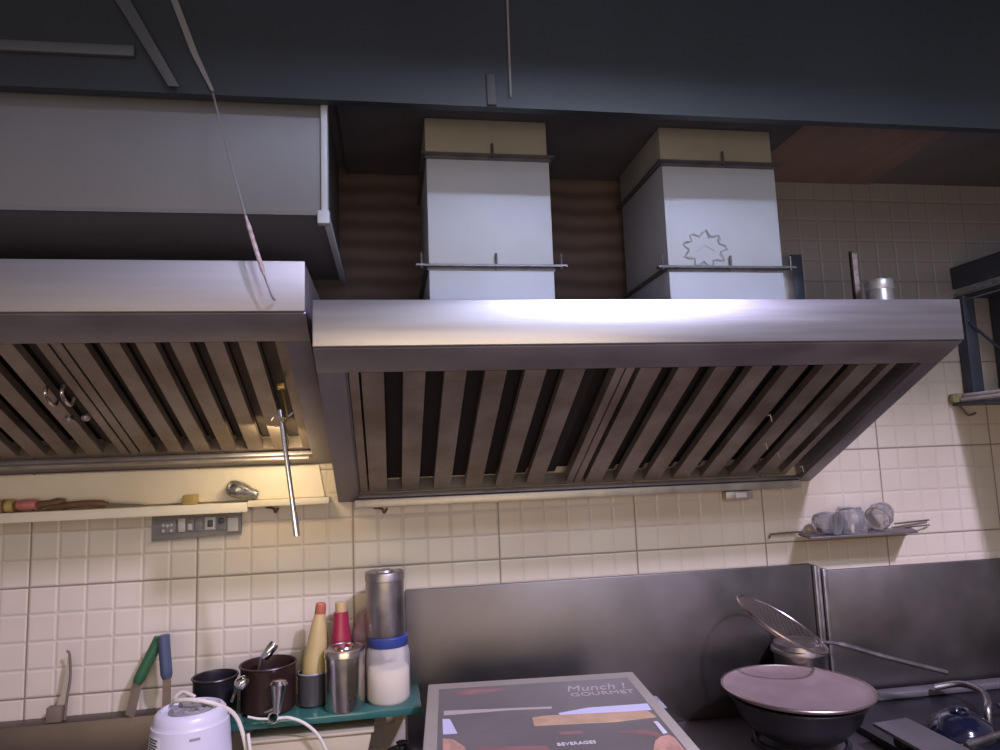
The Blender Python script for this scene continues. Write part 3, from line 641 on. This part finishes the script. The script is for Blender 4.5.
MB().box(2.70, 2.72, -.46, -.44, .7425, .79).build('rail_post', M['blackpan'], rg); MB().box(3.0, 3.02, -.29, -.27, .7425, .778).build('rail_post', M['blackpan'], rg)
bl = thing('enamel_bowl', 'glossy navy upturned bowl on the gas range', 'bowl', (2.56, -.36, .742))
MB().lathe([(.088, 0), (.090, .006), (.086, .022), (.072, .048), (.045, .066), (.02, .072), (0, .073)], 40, T(2.575, -.385, .7425)).build('bowl_shell', M['bluedome'], bl)
MB().lathe([(.022, .070), (.026, .076), (.024, .080), (.018, .078), (.016, .072)], 24, T(2.575, -.385, .7425), cap=False).build('foot_ring', M['bluedome'], bl)

# ------------------------------------------------------------------ little wall shelf with glasses
ws = thing('tumbler_shelf', 'narrow dark wall shelf with thin rods, carrying three glasses', 'shelf', (2.55, -.06, 1.275))
MB().prism([(2.335, -.125, 1.272), (2.36, -.015, 1.272), (2.78, -.015, 1.272), (2.72, -.125, 1.272)], (0, 0, .006), bev=.001).build('shelf_plate', M['counter'], ws)
MB().tube([(2.258, -.012, 1.266), (2.263, -.012, 1.280), (2.36, -.015, 1.283), (2.37, -.03, 1.283)], .0035, 8).build('rod', M['spine'], ws)
MB().tube([(2.72, -.02, 1.292), (2.86, -.010, 1.297)], .003, 8).build('rod', M['steel_dull'], ws)
MB().tube([(2.74, -.045, 1.281), (2.86, -.010, 1.280)], .0025, 8).build('rod', M['steel_dull'], ws)
def tumbler(label, mtx, r=.045, h=.085):
    o = thing('glass_tumbler', label, 'glass', mtx.translation, 'glasses on the wall shelf')
    prof = [(0, 0), (r * .66, 0), (r * .76, .006), (r * .86, h * .3), (r * 1.0, h * .62), (r * .96, h * .9), (r * .98, h), (r * .93, h), (r * .90, h * .88), (r * .93, h * .62), (r * .78, h * .3), (r * .6, .012), (0, .010)]
    def fac(c):
        a = math.atan2(c.y, c.x); k = 1 + .035 * math.cos(12 * a) * (1 if .1 * h < c.z < .85 * h else .2)
        return Vector((c.x * k, c.y * k, c.z))
    MB().lathe(prof, 48, mtx, cap=False, deform=fac).build('tumbler_wall', M['glass'], o)
    MB().tube([mtx @ Vector((r * .955 * math.cos(a * PI / 16), r * .955 * math.sin(a * PI / 16), h)) for a in range(32)], .0022, 6, True).build('mouth_rim', M['glass'], o)
tumbler('glass tumbler lying on its side, mouth forward, leftmost on the wall shelf', align((.48, -.87, -.04), (2.408, -.045, 1.3165)), .038, .072)
tumbler('upturned glass tumbler in the middle of the wall shelf', Matrix.Translation((2.522, -.065, 1.3625)) @ Matrix.Rotation(PI, 4, 'X'), .050, .084)
tumbler('glass tumbler lying on its side, rightmost on the wall shelf', align((-.80, -.50, -.32), (2.668, -.045, 1.343)), .041, .074)

# ------------------------------------------------------------------ right-hand rack
rk = thing('wall_rack', 'dark blue angle iron rack running forward from the right wall end', 'rack', (3.2, -.35, 1.7))
X0 = 3.065
MB().box(X0, X0 + .012, -.70, -.004, 2.118, 2.198, .001).build('top_beam', M['darksteel'], rk)
mb = MB(); mb.box(X0 + .012, 3.55, -.70, -.004, 2.085, 2.090)
mb.build('upper_tray', M['darksteel'], rk)
mb = MB()
for k in range(46):
    y = -.01 - k * .015; mb.lathe([(.0028, 0), (.0034, .003), (.0015, .011), (0, .012)], 6, T(X0 + .004, y, 2.094 + .003 * math.sin(k * 2.1)))
mb.tube([(X0 + .004, -.004, 2.094), (X0 + .004, -.70, 2.094)], .0025, 6)
mb.tube([(X0 + .006, -.004, 2.070), (X0 + .006, -.70, 2.070)], .0025, 6)
mb.build('tray_edge', M['steel_dull'], rk)
MB().box(X0 - .003, X0 + .044, -.045, -.038, 1.7005, 2.085, .001).build('post', M['darksteel'], rk)
MB().box(X0 - .003, X0 + .005, -.038, -.004, 1.7005, 2.085, .001).build('post_flange', M['darksteel'], rk)
MB().box(3.21, 3.27, -.06, -.004, 1.7005, 2.085, .001).build('post', M['darksteel'], rk)
MB().tube([(3.075, -.05, 1.985), (3.22, -.05, 1.86)], .005, 8).build('brace', M['darksteel'], rk)
MB().box(X0 - .055, 3.55, -.68, -.004, 1.690, 1.700, .002).build('lower_tray', M['darksteel'], rk)
wp = thing('wrapped_pipe', 'pale wrapped pipe bundle lying along the lower tray of the rack', 'pipe', (3.05, -.3, 1.72))
for i, (dx, dz, r) in enumerate(((0, 0, .009), (.018, .006, .008), (.008, .016, .007))):
    MB().tube(catmull([(X0 - .040 + dx, -.035, 1.7095 + dz), (X0 - .039 + dx, -.18, 1.7105 + dz), (X0 - .041 + dx, -.36, 1.7095 + dz + .004 * i), (X0 - .038 + dx, -.66, 1.7105 + dz)], 6), r, 10).build('strand', M['cloth'], wp)
MB().box(X0 - .070, X0 - .012, -.030, -.005, 1.7005, 1.733, .005).build('corroded_end', M['olive'], wp)
MB().tube(catmull([(X0 - .05, -.02, 1.697), (X0 - .038, -.03, 1.675), (X0 - .025, -.035, 1.655), (X0 + .01, -.03, 1.662)], 5), .004, 8).build('end_hook', M['spine'], wp)

# ------------------------------------------------------------------ lights
def area(name, loc, target, sx, sy, col, power, spread=180):
    l = bpy.data.lights.new(name, 'AREA'); l.shape = 'RECTANGLE'; l.size = sx; l.size_y = sy; l.color = col; l.energy = power
    l.spread = math.radians(spread)
    o = bpy.data.objects.new(name, l); C.objects.link(o); o.location = loc
    o.rotation_euler = (Vector(target) - Vector(loc)).to_track_quat('-Z', 'Y').to_euler(); return o
area('daylight_high', (2.72, -3.1, 3.95), (2.6, 0, 1.2), .2, .2, (.72, .64, 1.0), 185)
area('sky_window', (2.4, -4.4, 4.35), (1.65, -.5, 2.15), .9, .25, (.66, .74, 1.0), 10, 55)  # unseen narrow beam added to brighten the flues
area('shop_window', (2.3, -4.6, 2.9), (2.3, 0, 2.9), 3.2, 1.2, (.66, .74, 1.0), 22)
area('shop_lamp', (.9, -3.7, 1.15), (1.0, 0, 1.35), 3.0, .9, (1.0, .76, .50), 27)  # unseen low fill, added in place of warm light bounced off the floor
area('shelf_lamp', (.70, -.22, 1.66), (.62, 0, 1.42), .12, .05, (1.0, .80, .50), .9)
w = bpy.data.worlds.new('world'); bpy.context.scene.world = w; w.use_nodes = True
w.node_tree.nodes['Background'].inputs[0].default_value = (.19, .165, .175, 1); w.node_tree.nodes['Background'].inputs[1].default_value = 1.0

# ------------------------------------------------------------------ camera
f, yaw, pit, rol = 693.6058, .15956, .118454, -.037049
F = Vector((math.sin(yaw) * math.cos(pit), math.cos(yaw) * math.cos(pit), math.sin(pit)))
R0 = Vector((math.cos(yaw), -math.sin(yaw), 0)); U0 = R0.cross(F)
c_, s_ = math.cos(rol), math.sin(rol); Rr = c_ * R0 + s_ * U0; Uu = -s_ * R0 + c_ * U0
cam = bpy.data.cameras.new('camera'); co = bpy.data.objects.new('camera', cam); C.objects.link(co)
m3 = Matrix((Rr, Uu, -F)).transposed(); co.matrix_world = Matrix.Translation((1.017175, -2.205067, 1.566924)) @ m3.to_4x4()
cam.sensor_width = 36; cam.lens = f / 1000 * 36; cam.clip_start = .02
bpy.context.scene.camera = co
sc = bpy.context.scene
sc.view_settings.view_transform = 'Standard'; sc.view_settings.look = 'None'; sc.view_settings.gamma = 1
sc.view_settings.use_curve_mapping = False; sc.view_settings.exposure = 0.12
